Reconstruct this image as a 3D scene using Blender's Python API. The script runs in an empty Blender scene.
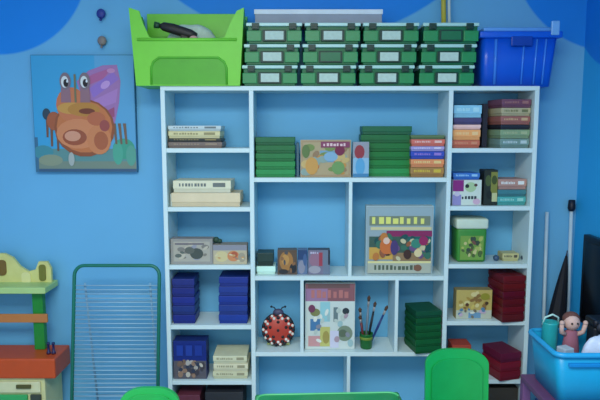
import bpy, bmesh, math, random
from mathutils import Vector, Matrix
S = bpy.context.scene
COL = S.collection
PI = math.pi
R = math.radians

# ------------------------------------------------------------------ camera
F = 600.0
YC, ZC, TH = -3.24, 1.62, R(6.7)
cam_d = bpy.data.cameras.new('camera'); cam = bpy.data.objects.new('camera', cam_d); COL.objects.link(cam)
cam_d.sensor_width = 36; cam_d.lens = 36.0 * F / 600.0
cam.location = (0, YC, ZC); cam.rotation_euler = (PI/2 - TH, 0, 0)
S.camera = cam

def Zat(py, Y):                      # height of the point seen at row py on the upright plane y = Y
    return ZC - (Y - YC) * math.tan(math.atan((py - 200) / F) + TH)
def Xat(px, z, Y):                   # world x of the point of height z on plane Y seen at column px
    return (px - 300) / F * ((Y - YC) * math.cos(TH) + (ZC - z) * math.sin(TH))
def at(px, py, Y):
    z = Zat(py, Y); return Vector((Xat(px, z, Y), Y, z))

# ------------------------------------------------------------------ materials
def lin(c):
    out = []
    for v in c[:3]:
        v /= 255.0
        out.append(v/12.92 if v <= 0.04045 else ((v+0.055)/1.055)**2.4)
    return tuple(out) + (1.0,)
_m = {}
def M(rgb, rough=0.5, var=0.06, scale=18.0, spec=0.4, trans=0.0):
    key = (tuple(rgb), rough, var, scale, spec, trans)
    if key in _m: return _m[key]
    m = bpy.data.materials.new('paint_%d_%d_%d' % tuple(rgb)); m.use_nodes = True
    nt = m.node_tree; b = nt.nodes['Principled BSDF']
    b.inputs['Roughness'].default_value = rough
    b.inputs['Specular IOR Level'].default_value = spec
    if trans: b.inputs['Transmission Weight'].default_value = trans
    if var > 0:
        tc = nt.nodes.new('ShaderNodeTexCoord'); n = nt.nodes.new('ShaderNodeTexNoise')
        n.inputs['Scale'].default_value = scale; n.inputs['Detail'].default_value = 3
        nt.links.new(tc.outputs['Object'], n.inputs['Vector'])
        mx = nt.nodes.new('ShaderNodeMix'); mx.data_type = 'RGBA'
        c = lin(rgb)
        mx.inputs['A'].default_value = tuple(x*(1-var*2) for x in c[:3]) + (1,)
        mx.inputs['B'].default_value = tuple(min(1, x*(1+var*2)) for x in c[:3]) + (1,)
        nt.links.new(n.outputs['Fac'], mx.inputs['Factor'])
        nt.links.new(mx.outputs['Result'], b.inputs['Base Color'])
    else:
        b.inputs['Base Color'].default_value = lin(rgb)
    _m[key] = m
    return m
def print_mat():
    m = bpy.data.materials.new('printed_card'); m.use_nodes = True
    nt = m.node_tree; b = nt.nodes['Principled BSDF']
    a = nt.nodes.new('ShaderNodeAttribute'); a.attribute_name = 'Col'
    nt.links.new(a.outputs['Color'], b.inputs['Base Color'])
    b.inputs['Roughness'].default_value = 0.45; b.inputs['Specular IOR Level'].default_value = 0.3
    return m
PRINT = print_mat()

def wall_mat(name, light, dark, lobes, axis):
    """wall paint with big dark blue scallops; lobes are (h, z, radius) in metres, axis 0 = x, 1 = y"""
    m = bpy.data.materials.new(name); m.use_nodes = True
    nt = m.node_tree; N = nt.nodes; L = nt.links; b = N['Principled BSDF']
    b.inputs['Roughness'].default_value = 0.55; b.inputs['Specular IOR Level'].default_value = 0.25
    tc = N.new('ShaderNodeTexCoord')
    sep = N.new('ShaderNodeSeparateXYZ'); L.new(tc.outputs['Object'], sep.inputs[0])
    cur = None
    for (h, z, r) in lobes:
        cb = N.new('ShaderNodeCombineXYZ')
        L.new(sep.outputs[axis], cb.inputs[0]); L.new(sep.outputs[2], cb.inputs[1])
        ds = N.new('ShaderNodeVectorMath'); ds.operation = 'DISTANCE'
        L.new(cb.outputs[0], ds.inputs[0]); ds.inputs[1].default_value = (h, z, 0)
        mr = N.new('ShaderNodeMapRange'); mr.inputs['From Min'].default_value = r+0.006; mr.inputs['From Max'].default_value = r-0.006
        L.new(ds.outputs['Value'], mr.inputs['Value'])
        if cur is None: cur = mr.outputs[0]
        else:
            mx = N.new('ShaderNodeMath'); mx.operation = 'MAXIMUM'
            L.new(cur, mx.inputs[0]); L.new(mr.outputs[0], mx.inputs[1]); cur = mx.outputs[0]
    n = N.new('ShaderNodeTexNoise'); n.inputs['Scale'].default_value = 2.5; n.inputs['Detail'].default_value = 4
    L.new(tc.outputs['Object'], n.inputs['Vector'])
    def two(c):
        mx = N.new('ShaderNodeMix'); mx.data_type = 'RGBA'; c = lin(c)
        mx.inputs['A'].default_value = tuple(x*0.93 for x in c[:3])+(1,)
        mx.inputs['B'].default_value = tuple(min(1, x*1.07) for x in c[:3])+(1,)
        L.new(n.outputs['Fac'], mx.inputs['Factor']); return mx.outputs['Result']
    fin = N.new('ShaderNodeMix'); fin.data_type = 'RGBA'
    L.new(cur, fin.inputs['Factor']); L.new(two(light), fin.inputs['A']); L.new(two(dark), fin.inputs['B'])
    L.new(fin.outputs['Result'], b.inputs['Base Color'])
    return m

# ------------------------------------------------------------------ mesh helpers
def box(bm, x0, x1, y0, y1, z0, z1, bev=0.0, seg=2, taper=None):
    r = bmesh.ops.create_cube(bm, size=1.0)
    vs = r['verts']
    for v in vs:
        tx = taper if (taper and v.co.z < 0) else 1.0
        v.co = Vector(((x0+x1)/2 + v.co.x*(x1-x0)*tx, (y0+y1)/2 + v.co.y*(y1-y0)*tx, (z0+z1)/2 + v.co.z*(z1-z0)))
    if bev > 0:
        es = list({e for v in vs for e in v.link_edges})
        bmesh.ops.bevel(bm, geom=es, offset=bev, segments=seg, affect='EDGES', profile=0.5)
def tube(bm, pts, r, seg=8, cap=True):
    pts = [Vector(p) for p in pts]; rings = []
    rr = r if isinstance(r, (list, tuple)) else [r]*len(pts)
    prev = None
    for i, p in enumerate(pts):
        if i == 0: t = pts[1]-p
        elif i == len(pts)-1: t = p-pts[i-1]
        else: t = (pts[i+1]-p).normalized() + (p-pts[i-1]).normalized()
        t.normalize()
        if prev is None:
            a = Vector((0, 0, 1)) if abs(t.z) < 0.9 else Vector((1, 0, 0))
            u = t.cross(a).normalized()
        else:
            u = (prev - t*prev.dot(t)).normalized()
        prev = u; w = t.cross(u)
        rings.append([bm.verts.new(p + (u*math.cos(2*PI*k/seg) + w*math.sin(2*PI*k/seg))*rr[i]) for k in range(seg)])
    for a, b in zip(rings, rings[1:]):
        for k in range(seg): bm.faces.new((a[k], a[(k+1) % seg], b[(k+1) % seg], b[k]))
    if cap:
        bm.faces.new(list(reversed(rings[0]))); bm.faces.new(rings[-1])
def lathe(bm, prof, c=(0, 0, 0), seg=24, sx=1.0, sy=1.0):
    rings = []
    for (r, z) in prof:
        rings.append([bm.verts.new((c[0]+max(r, 1e-4)*math.cos(2*PI*k/seg)*sx, c[1]+max(r, 1e-4)*math.sin(2*PI*k/seg)*sy, c[2]+z)) for k in range(seg)])
    for a, b in zip(rings, rings[1:]):
        for k in range(seg): bm.faces.new((a[k], a[(k+1) % seg], b[(k+1) % seg], b[k]))
    bm.faces.new(list(reversed(rings[0]))); bm.faces.new(rings[-1])
def prism(bm, pts, y0, y1, bev=0.0):
    """outline pts (x, z) extruded along y"""
    a = [bm.verts.new((p[0], y0, p[1])) for p in pts]
    b = [bm.verts.new((p[0], y1, p[1])) for p in pts]
    n = len(pts)
    bm.faces.new(a); bm.faces.new(list(reversed(b)))
    for k in range(n): bm.faces.new((a[k], b[k], b[(k+1) % n], a[(k+1) % n]))
    if bev:
        es = [e for e in bm.edges if e.verts[0] in a and e.verts[1] in a or e.verts[0] in b and e.verts[1] in b]
        bmesh.ops.bevel(bm, geom=es, offset=bev, segments=2, affect='EDGES', profile=0.5)
def ball(bm, c, r, sc=(1, 1, 1), u=16, v=10):
    rr = bmesh.ops.create_uvsphere(bm, u_segments=u, v_segments=v, radius=r)
    for w in rr['verts']: w.co = Vector((c[0]+w.co.x*sc[0], c[1]+w.co.y*sc[1], c[2]+w.co.z*sc[2]))
def rrect(w, h, r, n=6, cx=0, cz=0):
    pts = []
    for (sx, sz, a0) in ((1, 1, 0), (-1, 1, 90), (-1, -1, 180), (1, -1, 270)):
        for k in range(n+1):
            a = R(a0 + 90*k/n)
            pts.append((cx + sx*(w/2-r) + r*math.cos(a), cz + sz*(h/2-r) + r*math.sin(a)))
    return pts
def obj(name, bm, mat, parent=None, smooth=False, label=None):
    bmesh.ops.recalc_face_normals(bm, faces=bm.faces[:])
    me = bpy.data.meshes.new(name); bm.to_mesh(me); bm.free()
    if smooth:
        for p in me.polygons: p.use_smooth = True
    me.materials.append(mat)
    o = bpy.data.objects.new(name, me); COL.objects.link(o)
    if parent: o.parent = parent
    if label: o['label'] = label
    return o
def thing(name, label, cat, loc=(0, 0, 0), rz=0.0, group=None):
    o = bpy.data.objects.new(name, None); COL.objects.link(o); o.empty_display_size = 0.05
    o.location = loc; o.rotation_euler = (0, 0, rz); o['label'] = label; o['category'] = cat
    if group: o['group'] = group
    return o
def tag(o, label, cat, group=None):
    o['label'] = label; o['category'] = cat
    if group: o['group'] = group
    return o
def bmn(): return bmesh.new()
def mkbox(name, mat, parent, *a, **k):
    bm = bmn(); box(bm, *a, **k); return obj(name, bm, mat, parent)

class Pic:
    """a printed picture: coloured flat shapes in thin layers, u to the right and v up, both 0..1"""
    def __init__(s, w, h, base, seed=0):
        s.w, s.h, s.q, s.k = w, h, [], 0; s.rnd = random.Random(seed)
        s.rect(0, 0, 1, 1, base)
    def poly(s, pts, c):
        s.q.append(([(p[0]*s.w - s.w/2, p[1]*s.h) for p in pts], c, s.k)); s.k += 1; return s
    def rect(s, u0, v0, u1, v1, c): return s.poly([(u0, v0), (u1, v0), (u1, v1), (u0, v1)], c)
    def ell(s, u, v, a, b, c, n=18, rot=0):
        pts = []
        for k in range(n):
            t = 2*PI*k/n; x, y = a*math.cos(t), b*math.sin(t)
            pts.append((min(1, max(0, u + x*math.cos(rot)-y*math.sin(rot))), min(1, max(0, v + x*math.sin(rot)+y*math.cos(rot)))))
        return s.poly(pts, c)
    def blobs(s, n, pal, u0=0.04, v0=0.04, u1=0.96, v1=0.96, size=0.12):
        for _ in range(n):
            s.ell(s.rnd.uniform(u0+size/2, u1-size/2), s.rnd.uniform(v0+size/2, v1-size/2), size*s.rnd.uniform(.4, 1), size*s.rnd.uniform(.4, 1), s.rnd.choice(pal), 10, s.rnd.uniform(0, 3))
        return s
    def bars(s, u0, u1, v0, v1, n, c):     # a line of lettering too small to read
        st = (u1-u0)/n
        for k in range(n):
            w = st*s.rnd.uniform(.45, .8); hh = s.rnd.choice((1, 1, .8))
            s.rect(u0+k*st, v0, u0+k*st+w, v0+(v1-v0)*hh, c)
        return s
    def build(s, name, parent, y, z0=0.0, step=0.00012, label=None):
        bm = bmn(); lay = bm.loops.layers.float_color.new('Col')
        for pts, c, k in s.q:
            f = bm.faces.new([bm.verts.new((p[0], y - 0.0004 - step*k, z0 + p[1])) for p in pts])
            cc = lin(c)
            for l in f.loops: l[lay] = cc
        me = bpy.data.meshes.new(name); bm.to_mesh(me); bm.free(); me.materials.append(PRINT)
        o = bpy.data.objects.new(name, me); COL.objects.link(o); o.parent = parent
        if label: o['label'] = label
        return o

# ------------------------------------------------------------------ colours
WHITE = (208, 226, 226)
# ------------------------------------------------------------------ the room
XL, XR, YB, HC = -2.3, Xat(580, 1.6, 0), -4.3, 2.75
def struct(name, mat, *a):
    bm = bmn(); box(bm, *a); o = obj(name, bm, mat); o['kind'] = 'structure'; return o
def wl(px, py): p = at(px, py, 0); return p.x, p.z
k0 = (Zat(0, 0) - Zat(100, 0)) / 100.0           # metres per pixel up on the wall
lobes = []
for (cx, cy, r) in ((-5, -40, 93), (307, -198, 228), (620, -60, 109)):
    x, z = wl(cx, cy); lobes.append((x, z, r*k0))
# a darker blotch of paint inside the left scallop is left to the noise
LIGHTB, DARKB = (108, 178, 218), (28, 136, 224)
struct('wall_back', wall_mat('mural_back', LIGHTB, DARKB, lobes, 0), XL-.1, XR+.1, 0, 0.1, 0, HC)
zr = Zat(46, 0)
struct('wall_right', wall_mat('mural_right', (50, 172, 230), (24, 132, 222), [(-0.42, zr+0.50, 0.66)], 1), XR, XR+.1, YB, 0, 0, HC)
struct('wall_left', M((90, 160, 220), .6), XL-.1, XL, YB, 0, 0, HC)
struct('ceiling', M((225, 232, 236), .8), XL-.1, XR+.1, YB, 0.1, HC, HC+.1)
def floor_mat():
    m = bpy.data.materials.new('floor_tiles'); m.use_nodes = True; nt = m.node_tree
    b = nt.nodes['Principled BSDF']; tc = nt.nodes.new('ShaderNodeTexCoord'); t = nt.nodes.new('ShaderNodeTexBrick')
    t.offset = 0; t.inputs['Scale'].default_value = 1; t.inputs['Brick Width'].default_value = .4; t.inputs['Row Height'].default_value = .4
    t.inputs['Mortar Size'].default_value = .004
    t.inputs['Color1'].default_value = lin((150, 160, 165)); t.inputs['Color2'].default_value = lin((158, 166, 170)); t.inputs['Mortar'].default_value = lin((110, 118, 122))
    nt.links.new(tc.outputs['Object'], t.inputs['Vector']); nt.links.new(t.outputs['Color'], b.inputs['Base Color'])
    b.inputs['Roughness'].default_value = .35
    return m
struct('floor', floor_mat(), XL-.1, XR+.1, YB, 0.1, -.1, 0)

# ------------------------------------------------------------------ the bookcase
YF, T = -0.24, 0.022
ZT = Zat(86, YF)                                     # top of the bookcase
BX0 = Xat(160, ZT, YF); BX1 = Xat(540, ZT, YF)
DX1 = Xat(252, 1.3, YF); DX2 = Xat(448.5, 1.3, YF)   # the two full-height dividers (centres)
bc = thing('bookcase', 'tall white open bookcase of cubbies against the blue wall', 'bookcase', ((BX0+BX1)/2, -0.12, 0))
bcx = (BX0+BX1)/2
WM = M(WHITE, .35, .015, 6)
def board(name, x0, x1, z0, z1, inset=0.0):
    bm = bmn(); box(bm, x0-bcx, x1-bcx, YF+inset+0.12, -0.003+0.12, z0, z1, 0.0012, 1); return obj(name, bm, WM, bc)
board('side_panel', BX0, BX0+T, 0, ZT-T); board('side_panel', BX1-T, BX1, 0, ZT-T)
board('top_board', BX0, BX1, ZT-T, ZT)
board('divider', DX1-T/2, DX1+T/2, 0.06, ZT-T); board('divider', DX2-T/2, DX2+T/2, 0.06, ZT-T)
LX0, LX1 = BX0+T, DX1-T/2; MX0, MX1 = DX1+T/2, DX2-T/2; RX0, RX1 = DX2+T/2, BX1-T
def shelf(x0, x1, py):
    z = Zat(py, YF); board('shelf', x0, x1, z-T/2, z+T/2, .002); return z+T/2
LS = [shelf(LX0, LX1, p) for p in (150.5, 209.5, 267.5, 327.5, 383)]
RS = [shelf(RX0, RX1, p) for p in (150.5, 208.5, 266.5, 323.5, 382)]
MA = shelf(MX0, MX1, 180); MB = shelf(MX0, MX1, 278.5); MC = shelf(MX0, MX1, 354.5)
board('shelf', BX0+T, BX1-T, 0.06-T, 0.06); Z0 = 0.06
bm = bmn(); box(bm, BX0+T-bcx, BX1-T-bcx, YF+.02+.12, YF+.036+.12, 0, 0.06-T); obj('plinth', bm, WM, bc)
def vdiv(px, z0, z1, zm):
    x = Xat(px, zm, YF); board('divider', x-T*.4, x+T*.4, z0, z1, .002); return x
V1 = vdiv(350.5, MB, MA-T, 1.2); V2 = vdiv(302, MC, MB-T, .8); V3 = vdiv(397, MC, MB-T, .8); V4 = vdiv(348.5, Z0, MC-T, .3)

# ------------------------------------------------------------------ boxes
ORD = ['top', 'second from top', 'third from top', 'fourth from top', 'fifth from top', 'sixth from top']
def cubby(x, zs):
    if zs > ZT-.05: return -9, 9
    if x < DX1: return LX0, LX1
    if x > DX2: return RX0, RX1
    cuts = {MA: [], MB: [V1], MC: [V2, V3]}.get(zs, [V4])
    if zs > MA + .01: cuts = []
    e = [MX0] + cuts + [MX1]
    for a, b in zip(e, e[1:]):
        if a <= x <= b: return (a + (T*.4 if a != MX0 else 0), b - (T*.4 if b != MX1 else 0))
    return MX0, MX1
def fit(xm, w, d, rz, zs):
    lo, hi = cubby(xm, zs); hw = (abs(w*math.cos(rz)) + abs(d*math.sin(rz)))/2 + .0045
    if 2*hw > hi-lo: return (lo+hi)/2
    return min(max(xm, lo+hw), hi-hw)
def place(px0, px1, zs, h, Yf, d=.15, rz=0):
    zm = zs + h/2; a, b = Xat(px0, zm, Yf), Xat(px1, zm, Yf)
    c = fit((a+b)/2, b-a, d, rz, zs); w = b-a; return c-w/2, c+w/2
def flat_box(name, label, cat, x, y, z, w, d, h, col, rz=0, group=None, lidcol=None, printcol=None, seed=0):
    t = thing(name, label, cat, (x, y, z), rz, group)
    g = 0.0006
    mkbox('tray', M(col, .5), t, -w/2+.003, w/2-.003, -d/2+.003, d/2-.003, 0, h*.5, .001, seg=1)
    lc = lidcol or tuple(min(255, int(c*1.08+3)) for c in col)
    mkbox('lid', M(lc, .45), t, -w/2, w/2, -d/2, d/2, h*.32, h-g, .0018, seg=2)
    if printcol:
        p = Pic(w*.86, h*.42, lc, seed); p.bars(.04, .6, .2, .8, 9, printcol); p.rect(.72, .1, .97, .9, printcol)
        p.build('side_print', t, -d/2, h*.43)
    return t
def stack(px0, px1, pytop, zs, n, col, d, Yf, rz, lab, group, name='storage_box', cat='box', cols=None, hs=None, jit=.003, prints=None, wmul=None, lastlab='bottom'):
    """n flat boxes on one another, standing on height zs; front faces near Yf"""
    H = Zat(pytop, Yf) - zs; x0, x1 = place(px0, px1, zs, H, Yf, d, rz); w = x1-x0
    rnd = random.Random(int(px0*7+n))
    hs = hs or [1.0/n]*n; tot = sum(hs); z = zs
    for i in range(n):                         # bottom first
        h = H*hs[i]/tot; k = n-1-i
        o = lastlab if k == n-1 else ORD[k]
        c = cols[i] if cols else tuple(max(0, min(255, v + rnd.randint(-6, 6))) for v in col)
        ww = w*(wmul[i] if wmul else 1)
        text = lab[i] if isinstance(lab, list) else lab.replace('@', o)
        xx = fit((x0+x1)/2 - (w-ww)/2*.6 + rnd.uniform(-jit, jit), ww, d, abs(rz)+.015, zs)
        flat_box(name, text, cat, xx, max(Yf + d/2, -.24+.0) + rnd.uniform(0, jit*.5), z+.0004, ww, d, h-.0006, c, rz + R(rnd.uniform(-.8, .8)), group, printcol=(prints[i] if prints else None), seed=i)
        z += h
def upright(name, label, cat, px0, px1, pytop, zs, Yf, d, side, pic=None, rz=0, group=None, lean=0, z=None):
    h = Zat(pytop, Yf) - zs; x0, x1 = place(px0, px1, zs, h, Yf, d, rz); w = x1-x0
    t = thing(name, label, cat, ((x0+x1)/2, Yf+d/2+(h*math.sin(lean)/1.0 if lean else 0)*0, zs+.0005), rz, group)
    if lean: t.rotation_euler = (-lean, 0, rz)
    mkbox('body', M(side, .5), t, -w/2, w/2, -d/2, d/2, 0, h, .0012, seg=1)
    if pic:
        p = pic(w*.985, h*.985); p.build('cover_picture', t, -d/2, h*.0075)
    return t

# ---- left column
LC = -0.215
hL = Zat(124, LC)
stack(167, 220, 125.5, LS[0], 4, None, .16, LC, 0,
      ['dark brown flat puzzle box at the bottom of the small stack on the top-left shelf',
       'black and tan flat box above the dark brown puzzle box, top-left shelf',
       'cream flat box second from the top in the top-left shelf stack',
       'pale grey flat box lying uppermost on the top-left shelf stack'],
      'flat boxes on the top left shelf', 'puzzle_box', cols=[(112, 96, 88), (40, 46, 46), (196, 186, 140), (178, 190, 190)], hs=[.3, .16, .36, .26], prints=[(150, 130, 110), (160, 140, 90), (150, 140, 100), (110, 120, 120)], wmul=[1.02, 1, .98, 1.0], jit=.005)
# second shelf: two beige boxes
stack(171, 240, 180.5, LS[1], 2, None, .17, LC, 0,
      ['wide tan cardboard box under a smaller one on the second left shelf', 'beige cardboard box with grey label resting on the wide tan box'],
      None, 'cardboard_box', cols=[(204, 186, 152), (206, 200, 172)], hs=[.53, .47], prints=[None, (110, 116, 112)], wmul=[1, .84], jit=.001)
upright('storage_tin', 'small white block at the far left of the tan boxes, second left shelf', 'box', 167, 170.6, 194, LS[1], LC+.02, .05, (200, 210, 205))
def pic_grey(w, h):
    p = Pic(w, h, (150, 146, 140), 4); p.rect(.06, .1, .94, .9, (172, 166, 152)); p.blobs(16, [(128, 124, 116), (96, 104, 96), (188, 180, 160), (150, 150, 160)], .08, .15, .92, .85, .1)
    p.ell(.62, .42, .16, .22, (74, 82, 76)); p.ell(.45, .55, .12, .14, (96, 100, 92)); p.rect(.1, .78, .8, .84, (110, 104, 110)); return p
upright('puzzle_box', 'grey puzzle box with a faded dark picture, third left shelf', 'box', 168, 210, 239, LS[2], LC, .07, (146, 140, 138), pic_grey)
def pic_tan(w, h):
    p = Pic(w, h, (186, 174, 146), 5); p.rect(0, .72, 1, 1, (140, 140, 150)); p.ell(.25, .4, .2, .28, (206, 190, 140)); p.ell(.6, .42, .18, .28, (204, 132, 88)); p.ell(.63, .5, .1, .16, (176, 92, 66)); p.ell(.85, .35, .11, .25, (160, 150, 130))
    p.blobs(8, [(210, 196, 160), (150, 130, 110), (196, 150, 100)], .05, .08, .95, .6, .07); return p
upright('puzzle_box', 'tan picture box with an orange shape, right on the third left shelf', 'box', 213, 247, 245, LS[2], LC, .08, (150, 140, 126), pic_tan)
bm = bmn(); ball(bm, (0, 0, .018), .018, (1, .8, .9)); ball(bm, (.02, 0, .012), .012)
o = obj('toy_animal', bm, M((44, 74, 62), .6), smooth=True); o.location = (Xat(216, LS[2]+.12, -.18), LC+.04, Zat(245, LC)+LS[2]*0+.0015)
tag(o, 'small dark green toy lying on top of the tan picture box', 'toy')
# fourth shelf: blue box stacks
stack(168, 190.5, 279, LS[3], 5, (14, 36, 112), .15, LC, 0, 'navy blue box, @ of the left-hand blue stack, fourth left shelf', 'navy boxes in the left stack')
stack(219, 248, 277, LS[3], 5, (16, 42, 126), .15, LC, 0, 'navy blue box, @ of the right-hand blue stack, fourth left shelf', 'navy boxes in the right stack')
# fifth shelf
def pic_set(w, h):
    p = Pic(w, h, (20, 42, 120), 8); p.rect(0, 0, 1, .48, (92, 88, 96)); p.blobs(46, [(150, 120, 100), (70, 66, 74), (176, 168, 160), (120, 96, 84), (52, 60, 80), (196, 186, 170)], .1, .03, .95, .5, .09)
    p.rect(.1, .62, .3, .9, (30, 60, 150)); p.rect(.38, .62, .58, .9, (34, 62, 150)); p.rect(.66, .62, .88, .9, (28, 54, 140)); return p
upright('toy_set_box', 'navy box with a busy brown picture on its lower half, fifth left shelf', 'box', 170, 203, 341, LS[4], LC, .09, (24, 44, 110), pic_set)
stack(213, 248, 356, LS[4], 3, (198, 194, 160), .17, LC, 0, 'cream box, @ of the cream stack on the fifth left shelf', 'cream boxes', cols=[(192, 188, 154), (202, 196, 164), (196, 194, 162)], prints=[(156, 150, 120)]*3, wmul=[1, .99, .97])
# bottom left cubby
flat_box('storage_box', 'black box with charcoal lid in the bottom left cubby', 'box', (LX0+LX1)/2+.06, -.12, Z0+.0005, .2, .2, .185, (34, 36, 40), lidcol=(44, 46, 52))
flat_box('storage_box', 'dark maroon box left of the black box in the bottom left cubby', 'box', LX0+.08, -.12, Z0+.0005, .12, .2, .17, (96, 44, 58))

# ---- middle, upper cubby
YM = -0.205
stack(255.5, 295, 137, MA, 5, (10, 104, 50), .16, YM, 0, 'green box, @ of the short green stack beside the left divider', 'green boxes left stack', cols=[(24, 128, 66), (20, 122, 60), (10, 104, 50), (8, 94, 46), (8, 90, 52)])
upright('slim_block', 'slim dark grey case wedged between green stack and puzzle box', 'case', 296.6, 299, 143, MA, YM+.01, .12, (70, 100, 110))
def pic_puz(w, h):
    p = Pic(w, h, (168, 142, 110), 12); p.rect(.04, .06, .96, .94, (176, 156, 120)); p.rect(.38, .4, .82, .72, (120, 160, 180))
    p.blobs(26, [(196, 138, 70), (120, 140, 80), (150, 120, 90), (190, 110, 70), (140, 160, 150), (200, 170, 110)], .03, .04, .97, .92, .13)
    p.rect(.4, .8, .98, .96, (134, 62, 92)); p.ell(.78, .72, .1, .14, (120, 40, 70)); p.ell(.6, .55, .14, .13, (130, 170, 196)); p.ell(.22, .3, .13, .24, (202, 150, 80)); p.ell(.75, .25, .13, .18, (110, 150, 90)); p.ell(.1, .7, .08, .18, (96, 120, 70))
    p.bars(.45, .92, .84, .92, 7, (226, 190, 190)); return p
upright('puzzle_box', 'puzzle box with a jumbled brown scene and maroon corner banner', 'box', 300.5, 351, 140, MA, YM, .05, (206, 196, 170), pic_puz)
def pic_small(w, h):
    p = Pic(w, h, (140, 180, 205), 13); p.rect(0, .55, 1, 1, (150, 150, 160)); p.ell(.4, .72, .32, .2, (150, 56, 66)); p.ell(.45, .3, .3, .25, (90, 160, 200)); p.rect(0, 0, 1, .1, (70, 130, 170)); return p
upright('toy_box', 'narrow pale blue box with a red blob, before the tall green stack', 'box', 353, 369, 142, MA, YM-.012, .05, (150, 176, 190), pic_small)
stack(361.5, 411, 126, MA, 6, (8, 100, 44), .13, YM+.045, 0, 'green box, @ of the tall green stack in the middle of the bookcase', 'green boxes tall stack', cols=[(30, 130, 66), (12, 112, 46), (8, 102, 40), (8, 98, 40), (8, 92, 44), (12, 88, 54)])
stack(411.5, 445, 135, MA, 6, None, .15, YM, 0,
      ['brown and olive game box at the bottom of the colourful stack by right divider', 'orange game box second from the bottom of the colourful stack by right divider',
       'deep blue game box in the colourful stack right of the green boxes', 'lilac game box above the deep blue one by the right divider',
       'salmon red game box near the top of the colourful stack', 'olive green thin game box topmost on the colourful stack by right divider'],
      'colourful game boxes', 'game_box', cols=[(150, 112, 62), (206, 128, 84), (44, 66, 160), (150, 140, 190), (196, 100, 88), (84, 106, 70)], hs=[.24, .2, .19, .12, .17, .1], prints=[(206, 178, 66), (230, 196, 130), (150, 120, 200), (214, 206, 226), (232, 190, 180), None], jit=.004)
# ---- middle left cubby
flat_box('small_box', 'low mint white box at the far left of the middle left cubby', 'box', Xat(266, MB+.02, YM), YM+.06, MB+.0005, .098, .11, .043, (190, 222, 206))
flat_box('small_box', 'blackish green box resting on the low mint white box', 'box', Xat(265, MB+.08, YM), YM+.06, MB+.0445, .086, .1, .068, (22, 46, 42), lidcol=(34, 60, 56))
def pic_a(w, h):
    p = Pic(w, h, (96, 78, 66), 21); p.ell(.45, .55, .36, .4, (166, 116, 66)); p.ell(.4, .6, .2, .22, (190, 140, 80)); p.ell(.8, .25, .18, .2, (40, 44, 50)); p.ell(.3, .12, .25, .1, (50, 50, 52)); p.blobs(6, [(140, 100, 70), (80, 80, 84)], size=.12); return p
upright('picture_box', 'small box with an orange-brown picture beside the blackish green box', 'box', 277.5, 297, 250, MB, YM, .06, (90, 84, 80), pic_a)
def pic_b(w, h):
    p = Pic(w, h, (98, 116, 146), 22); p.rect(0, .6, 1, 1, (44, 70, 110)); p.ell(.4, .3, .35, .28, (140, 140, 156)); p.ell(.75, .6, .2, .25, (70, 96, 136)); return p
upright('picture_box', 'small grey-blue box between the orange-brown and the pinkish boxes', 'box', 297.6, 307.5, 250, MB, YM+.004, .06, (90, 110, 140), pic_b)
def pic_c(w, h):
    p = Pic(w, h, (120, 116, 136), 23); p.ell(.35, .6, .3, .3, (150, 110, 130)); p.rect(.5, .35, .66, .9, (160, 64, 78)); p.rect(.7, 0, 1, 1, (110, 122, 140)); p.rect(.92, .4, 1, 1, (40, 46, 60)); p.ell(.3, .2, .28, .16, (160, 156, 166)); p.bars(.1, .5, .85, .93, 4, (190, 180, 200)); return p
upright('picture_box', 'small mauve box with a red bar, right end of the row in the cubby', 'box', 308, 330, 250, MB, YM, .06, (60, 66, 80), pic_c)
# ---- middle right cubby: the big board game
def pic_big(w, h):
    p = Pic(w, h, (150, 166, 170), 31)
    p.rect(.02, .84, .98, .98, (150, 170, 176)); p.rect(.04, .72, .96, .86, (120, 130, 110))
    p.bars(.08, .92, .745, .845, 8, (224, 222, 120)); p.rect(.06, .655, .98, .70, (206, 196, 150)); p.rect(.30, .56, .99, .645, (138, 44, 90))
    p.rect(.04, .22, .98, .56, (64, 92, 80)); p.rect(.04, .22, .4, .4, (206, 160, 76)); p.rect(.62, .3, .98, .56, (34, 100, 96)); p.rect(.4, .2, .98, .32, (150, 120, 86))
    p.blobs(46, [(220, 170, 80), (70, 50, 44), (150, 90, 60), (60, 110, 90), (200, 190, 150), (110, 80, 120), (30, 80, 80), (190, 120, 60)], .04, .2, .97, .6, .07)
    p.ell(.3, .42, .1, .12, (206, 110, 56)); p.ell(.3, .5, .05, .05, (226, 190, 170)); p.ell(.42, .4, .06, .11, (76, 60, 110)); p.ell(.62, .3, .06, .07, (70, 46, 40)); p.ell(.78, .32, .06, .06, (220, 200, 150)); p.ell(.75, .46, .08, .07, (60, 130, 110))
    p.ell(.86, .5, .07, .07, (150, 40, 90))
    p.rect(.02, .02, .98, .2, (176, 178, 160)); p.rect(.02, .17, .98, .2, (226, 214, 150)); p.bars(.12, .84, .07, .14, 12, (86, 96, 80)); p.ell(.78, .1, .06, .05, (130, 90, 70)); return p
upright('board_game', 'large board game box with a busy jungle-coloured cover, standing upright', 'game', 366, 433, 206, MB, YM, .06, (180, 200, 200), pic_big)

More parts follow.
